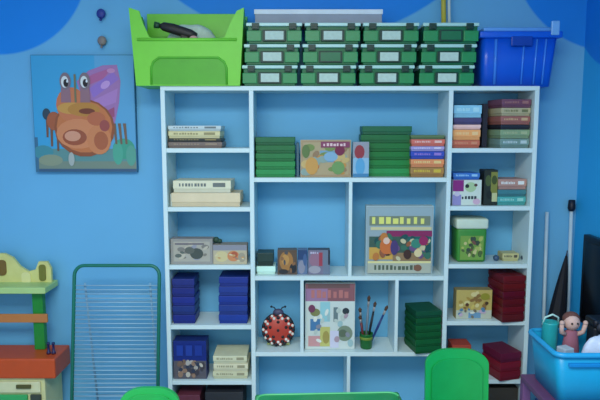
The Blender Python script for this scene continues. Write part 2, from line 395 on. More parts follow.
# ---- lower middle row
# ladybird
zl = MC; h = Zat(322, -.19) - zl; cxl = Xat(278, zl+.08, -.19)
lb = thing('ladybird_toy', 'red ladybird toy with checked black and white rim, lower left cubby', 'toy', (cxl, -.150, zl+.0075))
lb.rotation_euler = (R(-5), 0, 0)
rad = .085
def disc(bm, prof, cz):
    seg = 40; rings = []
    for (r, y) in prof: rings.append([bm.verts.new((max(r, 1e-4)*math.cos(2*PI*k/seg), y, cz+max(r, 1e-4)*math.sin(2*PI*k/seg))) for k in range(seg)])
    for a, b in zip(rings, rings[1:]):
        for k in range(seg): bm.faces.new((a[k], a[(k+1) % seg], b[(k+1) % seg], b[k]))
    bm.faces.new(rings[0]); bm.faces.new(list(reversed(rings[-1])))
bm = bmn(); disc(bm, [(rad*.98, .02), (rad, .012), (rad, -.006), (rad*.9, -.014), (rad*.6, -.024), (rad*.3, -.030), (0, -.032)], rad); obj('shell', bm, M((184, 60, 44), .4), lb, True)
bm = bmn(); disc(bm, [(rad*.90, .022), (rad*1.03, .014), (rad*1.04, -.004), (rad*.98, -.0105), (rad*.97, .0)], rad); obj('rim', bm, M((36, 34, 40), .5), lb, True)
for rr, yy, n, ph in ((.93, -.0135, 22, 0), (.76, -.020, 18, .5)):
    for colr, nm in (((24, 26, 32), 'black_check'), ((222, 214, 204), 'white_check')):
        for k in range(n):
            if (k % 2 == 0) == (nm == 'black_check'):
                bm = bmn(); a = 2*PI*(k+ph)/n; ball(bm, (rad*rr*math.cos(a), yy, rad+rad*rr*math.sin(a)), rad*(.12 if nm == 'black_check' else .095), (1, .5, 1), 8, 6)
                obj(nm, bm, M(colr, .5), lb, True)
for (a, r_) in ((90, .5), (20, .52), (160, .52), (235, .5), (305, .5), (0, 0)):
    bm = bmn(); ball(bm, (rad*r_*math.cos(R(a)), -.029 if r_ == 0 else -.0245, rad+rad*r_*math.sin(R(a))), rad*.11, (1, .6, 1), 10, 6); obj('spot', bm, M((40, 22, 24), .5), lb, True)
bm = bmn(); ball(bm, (0, -.004, 2*rad+.006), .026, (1.1, .6, .75)); obj('head', bm, M((70, 66, 92), .5), lb, True)
for sx in (-1, 1):
    bm = bmn(); tube(bm, [(sx*.014, -.004, 2*rad+.02), (sx*.022, -.004, 2*rad+.032), (sx*.036, -.004, 2*rad+.036)], .003); ball(bm, (sx*.037, -.004, 2*rad+.036), .006, u=8, v=6); obj('antenna', bm, M((24, 26, 40), .5), lb, True)
bm = bmn(); box(bm, -.06, .06, .004, .03, 0, .012, .002); obj('foot', bm, M((180, 186, 120), .5), lb)
# magazine / activity book
def pic_mag(w, h):
    p = Pic(w, h, (206, 214, 206), 41); p.rect(0, .73, 1, 1, (142, 92, 98)); p.rect(0, .73, .45, .92, (158, 120, 152)); p.rect(.05, .93, .9, 1, (112, 84, 84)); p.bars(.12, .9, .78, .9, 7, (186, 116, 112))
    p.rect(.3, .42, .5, .72, (150, 200, 204)); p.rect(.1, .28, .3, .46, (76, 124, 166)); p.ell(.2, .56, .1, .06, (130, 130, 84)); p.ell(.82, .58, .07, .05, (50, 60, 66)); p.rect(.57, .42, .66, .64, (110, 128, 130))
    p.ell(.8, .24, .16, .12, (128, 142, 120)); p.ell(.76, .24, .09, .06, (96, 110, 90)); p.rect(.06, .04, .3, .2, (206, 150, 150)); p.rect(.3, .04, .5, .34, (196, 190, 110)); p.ell(.42, .18, .07, .1, (166, 150, 80)); p.rect(.5, .02, .68, .28, (210, 206, 222))
    p.blobs(16, [(190, 200, 190), (176, 150, 160), (160, 190, 190), (226, 226, 214), (140, 140, 150)], .05, .05, .95, .68, .06); p.ell(.13, .62, .07, .06, (120, 60, 90)); return p
upright('activity_book', 'tall activity book with a white illustrated cover and rosy title band', 'book', 305, 355, 283, MC, YM+.01, .03, (196, 206, 200), pic_mag)
# brush cup
zc = MC; cx = Xat(366.5, zc+.04, -.19)
cup = thing('brush_cup', 'green cup holding paint brushes beside the illustrated activity book', 'cup', (cx, -.175, zc+.0005))
hc = .082
bm = bmn(); lathe(bm, [(.026, 0), (.030, .004), (.035, hc-.004), (.036, hc), (.0335, hc), (.0325, hc-.004), (.028, .008), (0, .008)]); obj('cup_wall', bm, M((26, 104, 44), .4), cup, True)
bm = bmn(); lathe(bm, [(.0345, hc*.62), (.0357, hc*.64), (.0364, hc*.78), (.0352, hc*.8)]); obj('cup_band', bm, M((120, 140, 50), .4), cup, True)
brush_spec = [('blue', (30, 50, 110), (.013, -.012), (.096, .008, .222)), ('black', (28, 30, 38), (.004, .004), (.045, .02, .235)),
              ('brown', (120, 78, 52), (-.012, .004), (-.022, .012, .205)), ('grey', (120, 134, 146), (-.002, .018), (.02, .03, .262)), ('dark red', (110, 40, 44), (-.008, -.014), (-.03, -.01, .175))]
for (nm, c, b0, tp) in brush_spec:
    t = thing('paint_brush', '%s handled paint brush leaning in the green cup' % nm, 'brush', (cx+b0[0], -.175+b0[1], zc+.0105), 0, 'paint brushes in the cup')
    v = Vector(tp)
    bm = bmn(); tube(bm, [(0, 0, 0), v*.5, v*.78], [.004, .0068, .005]); obj('handle', bm, M(c, .4), t, True)
    bm = bmn(); tube(bm, [v*.78, v*.88], .0062); obj('ferrule', bm, M((150, 150, 150), .3), t, True)
    bm = bmn(); tube(bm, [v*.88, v*.95, v], [.0062, .0095, .002]); obj('bristles', bm, M((80, 58, 46), .8), t, True)
# turned green stack
stack(420, 447, 311, MC, 6, (8, 84, 40), .165, -.256, R(11), 'dark green box, @ of the skewed stack in the lower right cubby', 'dark green boxes skewed stack', jit=.0015, cols=[(8, 80, 38), (10, 84, 40), (6, 78, 36), (8, 80, 38), (6, 74, 36), (10, 70, 44)])

# ---- right column
YR = -0.20
stack(453, 481, 105, RS[0], 5, None, .15, YR, 0,
      ['brick red game box at the bottom of the left pile, top right shelf', 'orange game box second from the bottom of the left pile, top right shelf',
       'pale pink thin game box in the left pile, top right shelf', 'dark purple thin game box in the left pile, top right shelf', 'pale blue box topmost of the left pile, top right shelf'],
      'game boxes left pile top right shelf', 'game_box', cols=[(180, 96, 74), (222, 152, 92), (222, 178, 170), (70, 62, 100), (130, 184, 206)], hs=[.19, .25, .12, .16, .3], prints=[(210, 140, 110), (240, 196, 140), None, None, (176, 220, 232)])
stack(499, 530, 99, RS[0], 6, None, .16, YR-.02, R(8),
      ['grey green striped game box at the bottom of the right pile, top right shelf', 'sage green game box in the right pile, top right shelf',
       'black thin game box below the rose box, top right shelf right pile', 'dusty rose game box mid-pile, right of the top right shelf',
       'cream game box under the top one, right pile of top right shelf', 'plum game box topmost of the right pile, top right shelf'],
      'game boxes right pile top right shelf', 'game_box', cols=[(110, 136, 128), (124, 146, 112), (36, 36, 44), (150, 92, 84), (170, 158, 124), (110, 66, 84)], hs=[.2, .19, .1, .18, .17, .18], prints=[(190, 206, 206), (170, 180, 140), None, (206, 170, 130), (120, 120, 80), (160, 110, 110)], jit=.002)
upright('slim_block', 'black upright block added for shaded box sides between the two piles, top right shelf', 'case', 482.2, 487.5, 104, RS[0], YR+.05, .1, (34, 30, 44))  # added black block, stands for the shaded left faces of the right pile
# second right shelf
def pic_white(w, h):
    p = Pic(w, h, (206, 216, 204), 51); p.rect(0, .55, .38, 1, (136, 42, 120)); p.rect(0, .0, .3, .42, (146, 140, 190)); p.ell(.62, .72, .2, .2, (170, 196, 150)); p.ell(.5, .76, .07, .08, (40, 46, 50)); p.ell(.8, .8, .06, .06, (90, 60, 60)); p.bars(.32, .86, .24, .36, 5, (50, 60, 66)); p.ell(.84, .14, .13, .12, (206, 170, 190)); p.ell(.15, .45, .1, .1, (200, 190, 210)); return p
upright('game_box', 'white game box with a magenta corner, second right shelf', 'box', 452.5, 481.5, 180, RS[1], YR, .07, (190, 190, 200), pic_white)
zz = Zat(180, YR)
flat_box('game_box', 'royal blue flat box lying across the white magenta-cornered game box', 'box', Xat(467, zz, YR), YR+.08, zz+.001, .136, .14, .034, (44, 96, 176), lidcol=(60, 116, 196), printcol=(150, 196, 230))
def pic_dark(w, h):
    p = Pic(w, h, (40, 46, 40), 52); p.rect(.5, .3, 1, .95, (130, 130, 60)); p.rect(.6, .1, 1, .35, (190, 190, 140)); p.ell(.3, .7, .22, .16, (76, 90, 50)); p.ell(.75, .72, .2, .13, (70, 80, 40)); p.ell(.4, .3, .2, .12, (30, 34, 30)); return p
upright('game_box', 'narrow blackish olive box beside the white magenta-cornered game box', 'box', 484, 497.5, 170, RS[1], YR-.004, .09, (30, 36, 34), pic_dark)
stack(499, 528, 179, RS[1], 3, None, .14, YR, R(3),
      ['teal game box with pale lettering at the bottom, right end of second shelf', 'dark teal game box between teal and rose boxes, second right shelf', 'rose brown game box topmost at the right end of second right shelf'],
      None, 'game_box', cols=[(70, 150, 146), (58, 112, 120), (166, 126, 116)], hs=[.34, .26, .4], prints=[(150, 206, 196), None, (226, 226, 220)], jit=.002)
# third right shelf: green tub with white lid, small things
zt = RS[2]; hh = Zat(218, -.17) - zt; xg = Xat(470.5, zt+.1, -.17)
tb = thing('toy_bucket', 'square green bucket with a white lid and speckled front, third right shelf', 'bucket', (xg, -.13, zt+.0005))
bm = bmn(); box(bm, -.078, .078, -.065, .065, 0, hh*.78, .014, 3, taper=.96); obj('bucket_body', bm, M((60, 136, 54), .45), tb, True)
bm = bmn(); box(bm, -.083, .083, -.07, .07, hh*.76, hh-.001, .010, 3); obj('lid', bm, M((204, 216, 196), .4), tb, True)
p = Pic(.12, hh*.55, (118, 156, 70), 61); p.blobs(30, [(170, 180, 96), (80, 100, 56), (196, 190, 130), (120, 80, 70), (90, 130, 60), (60, 76, 60)], size=.12); p.build('front_picture', tb, -.0668, hh*.06)
for (px, lab, c, r_) in ((496, 'small slate ball beside the green bucket, third right shelf', (60, 84, 110), .016), (524, 'small dark grey ball at the right end, third right shelf', (66, 80, 90), .017)):
    bm = bmn(); ball(bm, (0, 0, r_), r_); o = obj('toy_ball', bm, M(c, .4), smooth=True); o.location = (Xat(px, zt, -.16), -.16, zt+.0006); tag(o, lab, 'ball')
flat_box('small_box', 'low yellowish box between the two small balls, third right shelf', 'box', Xat(510, zt+.02, -.16), -.13, zt+.0005, .085, .08, .042, (176, 170, 120), printcol=(90, 84, 70))
# fourth right shelf
def pic_yel(w, h):
    p = Pic(w, h, (190, 168, 96), 71); p.rect(0, 0, 1, .3, (186, 190, 170)); p.rect(.35, .02, .7, .22, (110, 150, 180)); p.blobs(20, [(206, 186, 100), (170, 140, 70), (140, 106, 60), (214, 200, 140)], .03, .3, .97, .95, .1); p.blobs(12, [(220, 222, 206), (120, 110, 90), (90, 130, 160), (196, 170, 190)], .05, .03, .95, .4, .08); p.ell(.3, .5, .05, .06, (90, 60, 44)); p.ell(.85, .55, .05, .06, (80, 60, 44)); p.ell(.8, .78, .13, .12, (146, 140, 50)); return p
upright('picture_box', 'yellow picture box with a speckled scene, fourth right shelf', 'box', 456, 492, 290, RS[3], YR, .06, (150, 136, 90), pic_yel)
stack(510, 534, 276, RS[3], 6, (92, 12, 24), .165, -.256, R(10), 'dark red box, @ of the tall dark red stack, fourth right shelf', 'dark red boxes upper stack', jit=.0015)
# fifth right shelf
flat_box('small_box', 'brick red box behind the green chair top, fifth right shelf', 'box', Xat(462, RS[4]+.1, YR), YR+.06, RS[4]+.0005, .1, .1, .17, (170, 62, 44), lidcol=(176, 70, 50), printcol=(190, 130, 60))
stack(505, 529, 353, RS[4], 3, (128, 18, 44), .165, -.250, R(17), 'maroon box, @ of the short skewed stack, fifth right shelf', 'maroon boxes lower stack', jit=.003, cols=[(108, 14, 30), (116, 18, 36), (92, 18, 46)])
flat_box('storage_box', 'blackish brown box in the bottom right cubby', 'box', fit(Xat(505, .2, YR), .17, .16, 0, Z0), YR+.08, Z0+.0005, .17, .16, .2, (46, 42, 36), lidcol=(60, 54, 46))

# ------------------------------------------------------------------ on top of the bookcase
# lime green bin
yb = -0.245; zb = ZT
bx0, bx1 = Xat(136.5, zb, yb), Xat(240, zb, yb)
H1 = Zat(39, yb) - zb; H2 = Zat(8, yb) - zb
wb = bx1-bx0; tx0, tx1 = Xat(129, zb+H2, yb), Xat(244, zb+H2, yb)
bxc = (bx0+bx1)/2
bn = thing('stacking_bin', 'lime green plastic bin with horned corners on the bookcase top left', 'bin', (bxc, -.125, zb+.0005))
LIME = M((116, 206, 52), .38, .03)
DB = .115                                  # half depth
def side_wall(sgn):
    bm = bmn()
    xb = sgn*wb/2; xt = (tx1 if sgn > 0 else tx0)-bxc
    def X(z): return xb + (xt-xb)*z/H2
    prof = [(-DB, 0), (DB, 0), (DB, H2*.92), (DB-.03, H2*.99), (.03, H2*.9), (-.03, H2*.9), (-DB+.04, H2*.99), (-DB, H2)]
    a = [bm.verts.new((X(z), y, z)) for y, z in prof]; b = [bm.verts.new((X(z)-sgn*.012, y, z)) for y, z in prof]
    n = len(prof); bm.faces.new(a); bm.faces.new(list(reversed(b)))
    for k in range(n): bm.faces.new((a[k], b[k], b[(k+1) % n], a[(k+1) % n]))
    obj('side_wall', bm, LIME, bn)
side_wall(-1); side_wall(1)
def front_panel():
    bm = bmn(); t = .012
    xb = wb/2-.0005
    def X(s, z): return (bx0 if s < 0 else bx1)-bxc + ((tx0-bx0) if s < 0 else (tx1-bx1))*z/H2
    iw = wb*.36
    # outline: full front with horns at the corners and a deep cut-away between them
    out = [(X(-1, 0), 0), (X(1, 0), 0), (X(1, H2), H2), (X(1, H2)-.035, H2*.96), (X(1, H2)-.066, H1+.075), (X(1, H1)-.085, H1+.01), (X(1, H1)-.105, H1), (X(-1, H1)+.105, H1), (X(-1, H1)+.085, H1+.01), (X(-1, H2)+.066, H1+.075), (X(-1, H2)+.05, H2*.96), (X(-1, H2), H2)]
    prism(bm, out, -DB-t, -DB)
    obj('front_wall', bm, LIME, bn)
front_panel()
# raised frame round the recessed label panel
hp = Zat(58, yb)-zb; pw = Xat(227, zb, yb)-Xat(152, zb, yb); pcx = (Xat(189.5, zb, yb))-bxc
bm = bmn()
arch = [(pcx-pw/2, .006), (pcx-pw/2, hp-.05), (pcx-pw/2+.012, hp-.02), (pcx-pw/2+.04, hp), (pcx+pw/2-.04, hp), (pcx+pw/2-.012, hp-.02), (pcx+pw/2, hp-.05), (pcx+pw/2, .006)]
tube(bm, [(a, -DB-.013, b) for a, b in arch], .006, 6); obj('panel_rim', bm, M((84, 176, 40), .4), bn, True)
bm = bmn(); prism(bm, arch, -DB-.0135, -DB-.0121); obj('recessed_panel', bm, M((78, 170, 30), .4), bn)
hb = Zat(14, -.02)-zb
mkbox('back_wall', LIME, bn, tx0-bxc+.03, tx1-bxc-.03, DB-.012, DB, 0, hb, .002)
mkbox('bin_floor', LIME, bn, -wb/2+.012, wb/2-.012, -DB, DB-.012, 0, .01)
bm = bmn(); tube(bm, [(-wb/2*.95, -DB-.012, H1-.004), (wb/2*.95, -DB-.012, H1-.004)], .008, 8); obj('front_lip', bm, M((126, 212, 62), .35), bn, True)
# what lies in the bin
rnd = random.Random(3)
bm = bmn()
def mound(bm, cx, cy, z0, rx, ry, h, seed, nu=22, nv=9, amp=.12):
    rr = random.Random(seed); ph = [rr.uniform(0, 6.28) for _ in range(6)]
    rings = []
    for j in range(nv):
        t = j/(nv-1); r = math.cos(t*PI/2)**.6; z = math.sin(t*PI/2)*h
        ring = []
        for i in range(nu):
            a = 2*PI*i/nu
            w = 1 + amp*(math.sin(3*a+ph[0]+4*t)+.6*math.sin(5*a+ph[1]-3*t))*(.3+.7*t)*.6
            zz_ = z*(1 - .0*t) + (amp*h*.35*math.sin(4*a+ph[2])*math.sin(t*PI) if j else 0)
            ring.append(bm.verts.new((cx+rx*r*w*math.cos(a), cy+ry*r*w*math.sin(a), z0+max(0, zz_))))
        rings.append(ring)
    for a, b in zip(rings, rings[1:]):
        for k in range(nu): bm.faces.new((a[k], a[(k+1) % nu], b[(k+1) % nu], b[k]))
    bm.faces.new(list(reversed(rings[0]))); bm.faces.new(rings[-1])
mound(bm, 0, 0, 0, .17, .07, H1+.075, 5)
o = obj('crumpled_cloth', bm, M((196, 214, 190), .8, .15, 30), smooth=True); o.location = (bxc, -.125, zb+.012)
tag(o, 'pale greenish cloth heaped inside the lime green bin', 'cloth')
tv = thing('toy_tool', 'dark toy drill lying on the cloth in the lime bin', 'toy', (Xat(177, zb+H1+.05, -.2), -.205, zb+H1+.012)); tv.rotation_euler = (0, R(10), 0); tv.scale = (1.25, 1.1, 1.4)
bm = bmn(); tube(bm, [(-.075, 0, .03), (-.06, 0, .03), (-.02, 0, .028), (.05, 0, .02), (.075, 0, .016)], [.006, .015, .018, .017, .012], 12); obj('barrel', bm, M((40, 36, 32), .5), tv, True)
bm = bmn(); box(bm, .015, .045, -.012, .012, -.012, .02, .004); obj('grip', bm, M((54, 44, 36), .5), tv)
bm = bmn(); tube(bm, [(-.095, 0, .03), (-.075, 0, .03)], [.012, .010], 10); obj('chuck', bm, M((30, 70, 40), .4), tv, True)
bm = bmn(); ball(bm, (.068, -.008, .006), .014, (1.3, 1, .8)); obj('cap', bm, M((206, 160, 150), .5), tv, True)

# ---- crates: 4 columns, 3 rows
GD, GM = M((14, 100, 58), .35, .05), M((38, 138, 78), .35, .05)
DKG = M((6, 52, 40), .4); LIDM = M((176, 216, 206), .3, .03, 18, .5); CARD = M((188, 208, 194), .6, .08, 60)
yc0 = -0.236
rows = [(85, 64.5), (64.5, 43.5), (43.5, 22.5)]
cols = [(242.5, 297), (301, 355.5), (358.5, 415), (418.5, 475)]
zrow = [ZT]; Hc = (Zat(22.5, yc0) - ZT)/3
ordc = ['first column from the left', 'second column from the left', 'third column from the left', 'rightmost column']
ordr = ['bottom', 'middle', 'top']
def make_crate(w, h, card):
    t = thing('storage_crate', '', 'crate', (0, 0, 0)); d = .225
    lh = h*.17
    bm = bmn(); box(bm, -w/2+.006, w/2-.006, -d/2+.004, d/2-.004, 0, h-lh-.001, .004, 2, taper=.965); obj('crate_body', bm, GD, t)
    for sx in (-1, 1):
        bm = bmn(); box(bm, sx*w*.36-.036, sx*w*.36+.036, -d/2-.001, -d/2+.012, h*.12, h*.62, .003)
        obj('front_rib', bm, GM, t)
    bm = bmn(); box(bm, -w/2, w/2, -d/2, d/2, h-lh, h-.001, .003, 2); box(bm, -w/2+.012, w/2-.012, -d/2+.01, d/2-.01, h-lh-.006, h-lh); obj('lid', bm, LIDM, t)
    for px_ in (-.33, .33):
        bm = bmn(); box(bm, w*px_-.018, w*px_+.018, -d/2-.007, -d/2-.0005, h*.66, h-.004, .002); box(bm, w*px_-.012, w*px_+.012, -d/2-.010, -d/2-.006, h*.70, h*.80, .001); obj('latch', bm, DKG, t)
    bm = bmn(); lw, lhh, lz = .056, h*.27, h*.38
    box(bm, -lw, lw, -d/2-.003, -d/2+.004, lz-lhh, lz+lhh, .002); fr = obj('label_holder', bm, DKG, t)
    if card:
        bm = bmn(); box(bm, -lw+.012, lw-.010, -d/2-.0045, -d/2-.0032, lz-lhh+.008, lz+lhh-.006); cd = obj('label_card', bm, CARD, fr)
    else:
        bm = bmn(); box(bm, -lw+.008, lw-.008, -d/2-.0042, -d/2-.0032, lz-lhh+.008, lz+lhh-.006); obj('empty_slot', bm, M((18, 108, 66), .4), fr)
    return t
def copy_tree(o, parent=None):
    c = o.copy(); COL.objects.link(c)
    if parent: c.parent = parent
    for ch in list(o.children): copy_tree(ch, c)
    return c
wcr = Xat(357, ZT+.15, yc0)-Xat(301, ZT+.15, yc0)
protos = {}
CR = []
for r_ in range(3):
    for c_ in range(4):
        card = not ((r_ == 2 and c_ == 3) or (r_ == 1 and c_ == 1))
        if card in protos: t = copy_tree(protos[card])
        else: t = protos[card] = make_crate(wcr, Hc, card)
        z = ZT + r_*Hc
        a, b = cols[c_]; sh = r_*2.2
        t.location = (Xat((a+b)/2 + sh, z+Hc/2, yc0), -.123, z+.0006)
        t['label'] = 'green lidded crate %s label card, %s row, %s' % ('with white' if card else 'without', ordr[r_], ordc[c_])
        t['group'] = 'green crates on the bookcase'
zc3 = ZT+3*Hc
# long flat grey box on the crates
xg0, xg1 = Xat(255, zc3+.03, -.2), Xat(382, zc3+.03, -.2)
hb2 = Zat(9.5, -.2)-zc3
gb = thing('flat_carton', 'long flat grey carton with a white lid lying on the green crates', 'box', ((xg0+xg1)/2, -.11, zc3+.0006))
wg = xg1-xg0
mkbox('tray', M((146, 150, 160), .6), gb, -wg/2, wg/2, -.09, .09, 0, hb2*.8, .002)
mkbox('lid', M((214, 220, 224), .5), gb, -wg/2-.004, wg/2+.004, -.094, .094, hb2*.66, hb2, .002)
# sticks on the top right crate
for (px, c, r_, lab, nm, dx) in ((444, (196, 178, 60), .013, 'yellow stick standing on the rightmost green crates against the wall', 'yellow', 0), (449.6, (206, 216, 206), .008, 'thin white stick beside the yellow stick on the green crates', 'white', .01)):
    x = Xat(px, zc3+.05, -.09)
    t = thing('stick', lab, 'stick', (x, -.09, zc3+.001))
    bm = bmn(); tube(bm, [(0, 0, 0), (0.004, .064, .30)], r_, 12); obj('shaft', bm, M(c, .45), t, True)
    bm = bmn(); tube(bm, [(0.004, .064, .30), (.0044, .068, .325)], r_*1.15, 12); obj('end_cap', bm, M(tuple(int(v*.8) for v in c), .45), t, True)
# blue tub
zb = ZT; yt = -.225
x0, x1 = Xat(483, zb, yt), Xat(553, zb, yt); X0, X1 = Xat(480, zb+.25, yt), Xat(563, zb+.25, yt)
Ht = Zat(27, yt)-zb
bt = thing('storage_tub', 'royal blue lidded plastic tub at the right end of the bookcase top', 'tub', ((x0+x1)/2, -.115, zb+.0006))
w0, w1 = x1-x0, X1-X0; off = (X0+X1)/2-(x0+x1)/2
BLUE = M((14, 86, 208), .28, .03, 10, .5)
def tub(bm, w0, w1, d0, d1, h, t, off=0, r=.03, lip=.0):
    rings = []
    def ring(w, d, z, ox):
        return [bm.verts.new((ox+p[0], p[1], z)) for p in rrect(w, d, r, 5)]
    rings = [ring(w0, d0, 0, 0), ring(w0+(w1-w0)*.5, d0+(d1-d0)*.5, h*.5, off*.5), ring(w1, d1, h, off), ring(w1-2*t, d1-2*t, h, off), ring(w0-2*t, d0-2*t, t, 0)]
    for a, b in zip(rings, rings[1:]):
        n = len(a)
        for k in range(n): bm.faces.new((a[k], a[(k+1) % n], b[(k+1) % n], b[k]))
    bm.faces.new(list(reversed(rings[0]))); bm.faces.new(rings[-1])
bm = bmn(); tub(bm, w0, w1-.03, .17, .2, Ht*.86, .004, off); obj('tub_body', bm, BLUE, bt, True)
for fx in (-.62, .12, .46, .7):
    xx = off*.45+fx*w1*.46
    bm = bmn(); tube(bm, [(xx*.96-.003, -.089, .01), (xx, -.1, Ht*.8)], .005 if fx > -.5 else .008, 8)
    obj('front_rib', bm, M((60, 130, 228), .25), bt, True)
bm = bmn(); box(bm, off-w1/2, off+w1/2, -.112, .112, Ht*.82, Ht*.93, .006, 3); obj('rim', bm, M((16, 92, 212), .28), bt, True)
bm = bmn(); box(bm, off-w1/2+.02, off+w1/2-.03, -.1, .1, Ht*.93, Ht, .006, 3); obj('lid', bm, M((96, 158, 224), .3), bt, True)
bm = bmn(); box(bm, off-.05, off+.055, -.117, -.108, Ht*.68, Ht*.84, .004, 2); obj('handle', bm, M((10, 60, 160), .35), bt)
bm = bmn(); box(bm, off+w1/2-.06, off+w1/2-.02, -.118, -.104, Ht*.86, Ht*1.10, .004, 2); obj('clip', bm, M((120, 176, 230), .3), bt)

# ------------------------------------------------------------------ on the wall
# painted canvas
a = at(33.5, 172, -.02); b = at(136, 55, -.02)
zmc = (a.z+b.z)/2; a.x = Xat(34, zmc, -.02); b.x = Xat(136, zmc, -.02)
cw, ch = b.x-a.x, b.z-a.z
cv = thing('canvas_painting', 'square canvas painting of an orange crab with a pink shell on the wall', 'painting', ((a.x+b.x)/2, -.018, a.z))
mkbox('canvas', M((66, 120, 150), .8), cv, -cw/2, cw/2, -.014, .0165, 0, ch, .001, seg=1)
p = Pic(cw*.99, ch*.99, (64, 160, 206), 81)
p.rect(.62, .2, 1, 1, (92, 164, 206)); p.rect(0, 0, 1, .2, (96, 142, 140)); p.rect(0, 0, 1, .09, (122, 138, 122)); p.rect(0, 0, 1, .025, (62, 92, 120)); p.rect(0, 0, .03, .3, (64, 112, 140)); p.ell(.08, .17, .1, .06, (70, 140, 150)); p.ell(.15, .1, .12, .05, (140, 150, 124))
p.ell(.88, .2, .11, .09, (66, 156, 130)); p.ell(.82, .16, .05, .1, (80, 166, 140)); p.ell(.95, .14, .05, .09, (90, 160, 140))
# shell
p.poly([(.44, .78), (.56, .87), (.70, .915), (.84, .92), (.87, .78), (.85, .6), (.8, .42), (.55, .45)], (164, 116, 170))
p.poly([(.46, .77), (.6, .84), (.8, .90), (.7, .80), (.56, .75)], (178, 98, 146)); p.poly([(.56, .72), (.8, .86), (.86, .8), (.6, .64)], (150, 112, 190)); p.poly([(.6, .62), (.84, .72), (.82, .6), (.62, .54)], (176, 126, 186)); p.poly([(.66, .5), (.8, .56), (.8, .48), (.68, .42)], (160, 80, 116))
p.ell(.72, .75, .05, .03, (196, 150, 206), rot=.5); p.ell(.78, .87, .04, .02, (196, 136, 180))
# legs and body
for (u, v) in ((.12, .42), (.16, .34), (.22, .3)): p.poly([(u, v+.1), (u+.03, v+.1), (u+.02, v-.12), (u, v-.12)], (120, 84, 66))
for u in (.8, .85, .9): p.poly([(u-.02, .42), (u+.01, .42), (u+.02, .24), (u, .24)], (120, 96, 80))
p.ell(.13, .5, .04, .05, (52, 72, 84)); p.ell(.2, .44, .07, .08, (170, 92, 60))
p.ell(.5, .38, .30, .25, (150, 84, 54)); p.ell(.5, .39, .275, .225, (202, 118, 70)); p.ell(.38, .58, .15, .15, (204, 118, 78)); p.ell(.38, .55, .14, .05, (206, 150, 74)); p.ell(.5, .54, .16, .06, (190, 130, 60)); p.ell(.53, .525, .08, .025, (124, 62, 42))
p.ell(.44, .33, .22, .13, (214, 134, 90)); p.ell(.4, .3, .12, .07, (160, 84, 56)); p.ell(.38, .31, .08, .045, (216, 150, 120)); p.ell(.64, .28, .12, .13, (210, 130, 84)); p.ell(.66, .27, .07, .08, (176, 96, 62)); p.ell(.62, .46, .09, .06, (190, 104, 70)); p.ell(.7, .4, .05, .05, (160, 78, 72))
# stalk eyes
for u in (.33, .52): p.poly([(u-.05, .6), (u+.05, .6), (u+.04, .8), (u-.04, .8)], (150, 110, 120)); p.ell(u, .78, .055, .075, (130, 112, 120)); p.ell(u-.005, .775, .036, .05, (220, 220, 216)); p.ell(u+.006, .765, .024, .034, (40, 34, 36)); p.ell(u+.02, .78, .009, .012, (226, 226, 226))
p.rect(.415, .6, .435, .84, (120, 116, 84)); p.ell(.36, .11, .03, .06, (170, 176, 170))
p.build('painted_picture', cv, -.014, ch*.005)
# two knobs above the canvas
for (px, py, c, lab) in ((101.5, 14, (46, 60, 140), 'small navy round hook high on the wall above the canvas'), (102.5, 41, (132, 122, 118), 'small brown round hook on the wall just above the canvas')):
    q = at(px, py, -.01); t = thing('wall_hook', lab, 'hook', (q.x, 0, q.z))
    bm = bmn(); ball(bm, (0, -.018, 0), .024, (1, .55, 1.05)); obj('knob', bm, M(c, .5), t, True)
    bm = bmn(); tube(bm, [(0, -.012, 0), (0, -.001, 0)], .011, 10); obj('stem', bm, M(c, .5), t, True)
    bm = bmn(); tube(bm, [(0, -.02, -.018), (0, -.028, -.034), (0, -.036, -.034)], .006, 8); obj('hook_tip', bm, M(c, .5), t, True)

# ------------------------------------------------------------------ left: drying rack and toy workbench
def wire_rack():
    ytop, ybot = -.24, -.40
    zt = Zat(265.5, ytop); x0 = Xat(73, .6, -.3); x1 = Xat(158.5, .6, -.3)
    cx = (x0+x1)/2; w = x1-x0; ym = (ytop+ybot)/2
    t = thing('drying_rack', 'folded green drying rack with thin pale rails leaning beside the bookcase', 'rack', (cx, ym, 0))
    def Y(z): return ybot+(ytop-ybot)*z/zt - ym
    r = .009; rc = .05; pts = [(-w/2, Y(r), r)]
    for k in range(7): a = PI - PI/2*k/6; z = zt-rc+rc*math.sin(a); pts.append((-w/2+rc+rc*math.cos(a), Y(z), z))
    for k in range(7): a = PI/2 - PI/2*k/6; z = zt-rc+rc*math.sin(a); pts.append((w/2-rc+rc*math.cos(a), Y(z), z))
    pts.append((w/2, Y(r), r))
    G = M((24, 112, 92), .35)
    bm = bmn(); tube(bm, pts, r, 10); obj('frame', bm, G, t, True)
    bm = bmn(); tube(bm, [(-w/2, Y(.06), .06), (w/2, Y(.06), .06)], r*.9, 8); obj('crossbar', bm, G, t, True)
    W = M((146, 182, 200), .4)
    z = zt-.10
    while z > .12:
        bm = bmn(); tube(bm, [(-w/2+.004, Y(z), z), (w/2-.004, Y(z), z)], .003, 6); obj('rail', bm, W, t, True)
        z -= .021
    # the folded wing behind: a thinner frame that reaches the floor near the wall
    ins = .05; yb = -.10-ym; za = zt-.09
    def Yw(z): return yb + (Y(za)+.012-yb)*z/za
    WG = M((120, 164, 190), .4)
    for sx in (-1, 1):
        bm = bmn(); tube(bm, [(sx*(w/2-ins), Yw(.005), .005), (sx*(w/2-ins), Yw(za), za)], .006, 8); obj('wing_leg', bm, WG, t, True)
    z = za-.05
    while z > .15:
        bm = bmn(); tube(bm, [(-w/2+ins, Yw(z), z), (w/2-ins, Yw(z), z)], .0022, 6); obj('wing_rail', bm, W, t, True)
        z -= .05
    for sx in (-1, 1):
        bm = bmn(); tube(bm, [(sx*w/2, Y(.0), .001), (sx*w/2, Y(.02), .02)], .012, 10); obj('foot_cap', bm, M((20, 60, 52), .6), t, True)
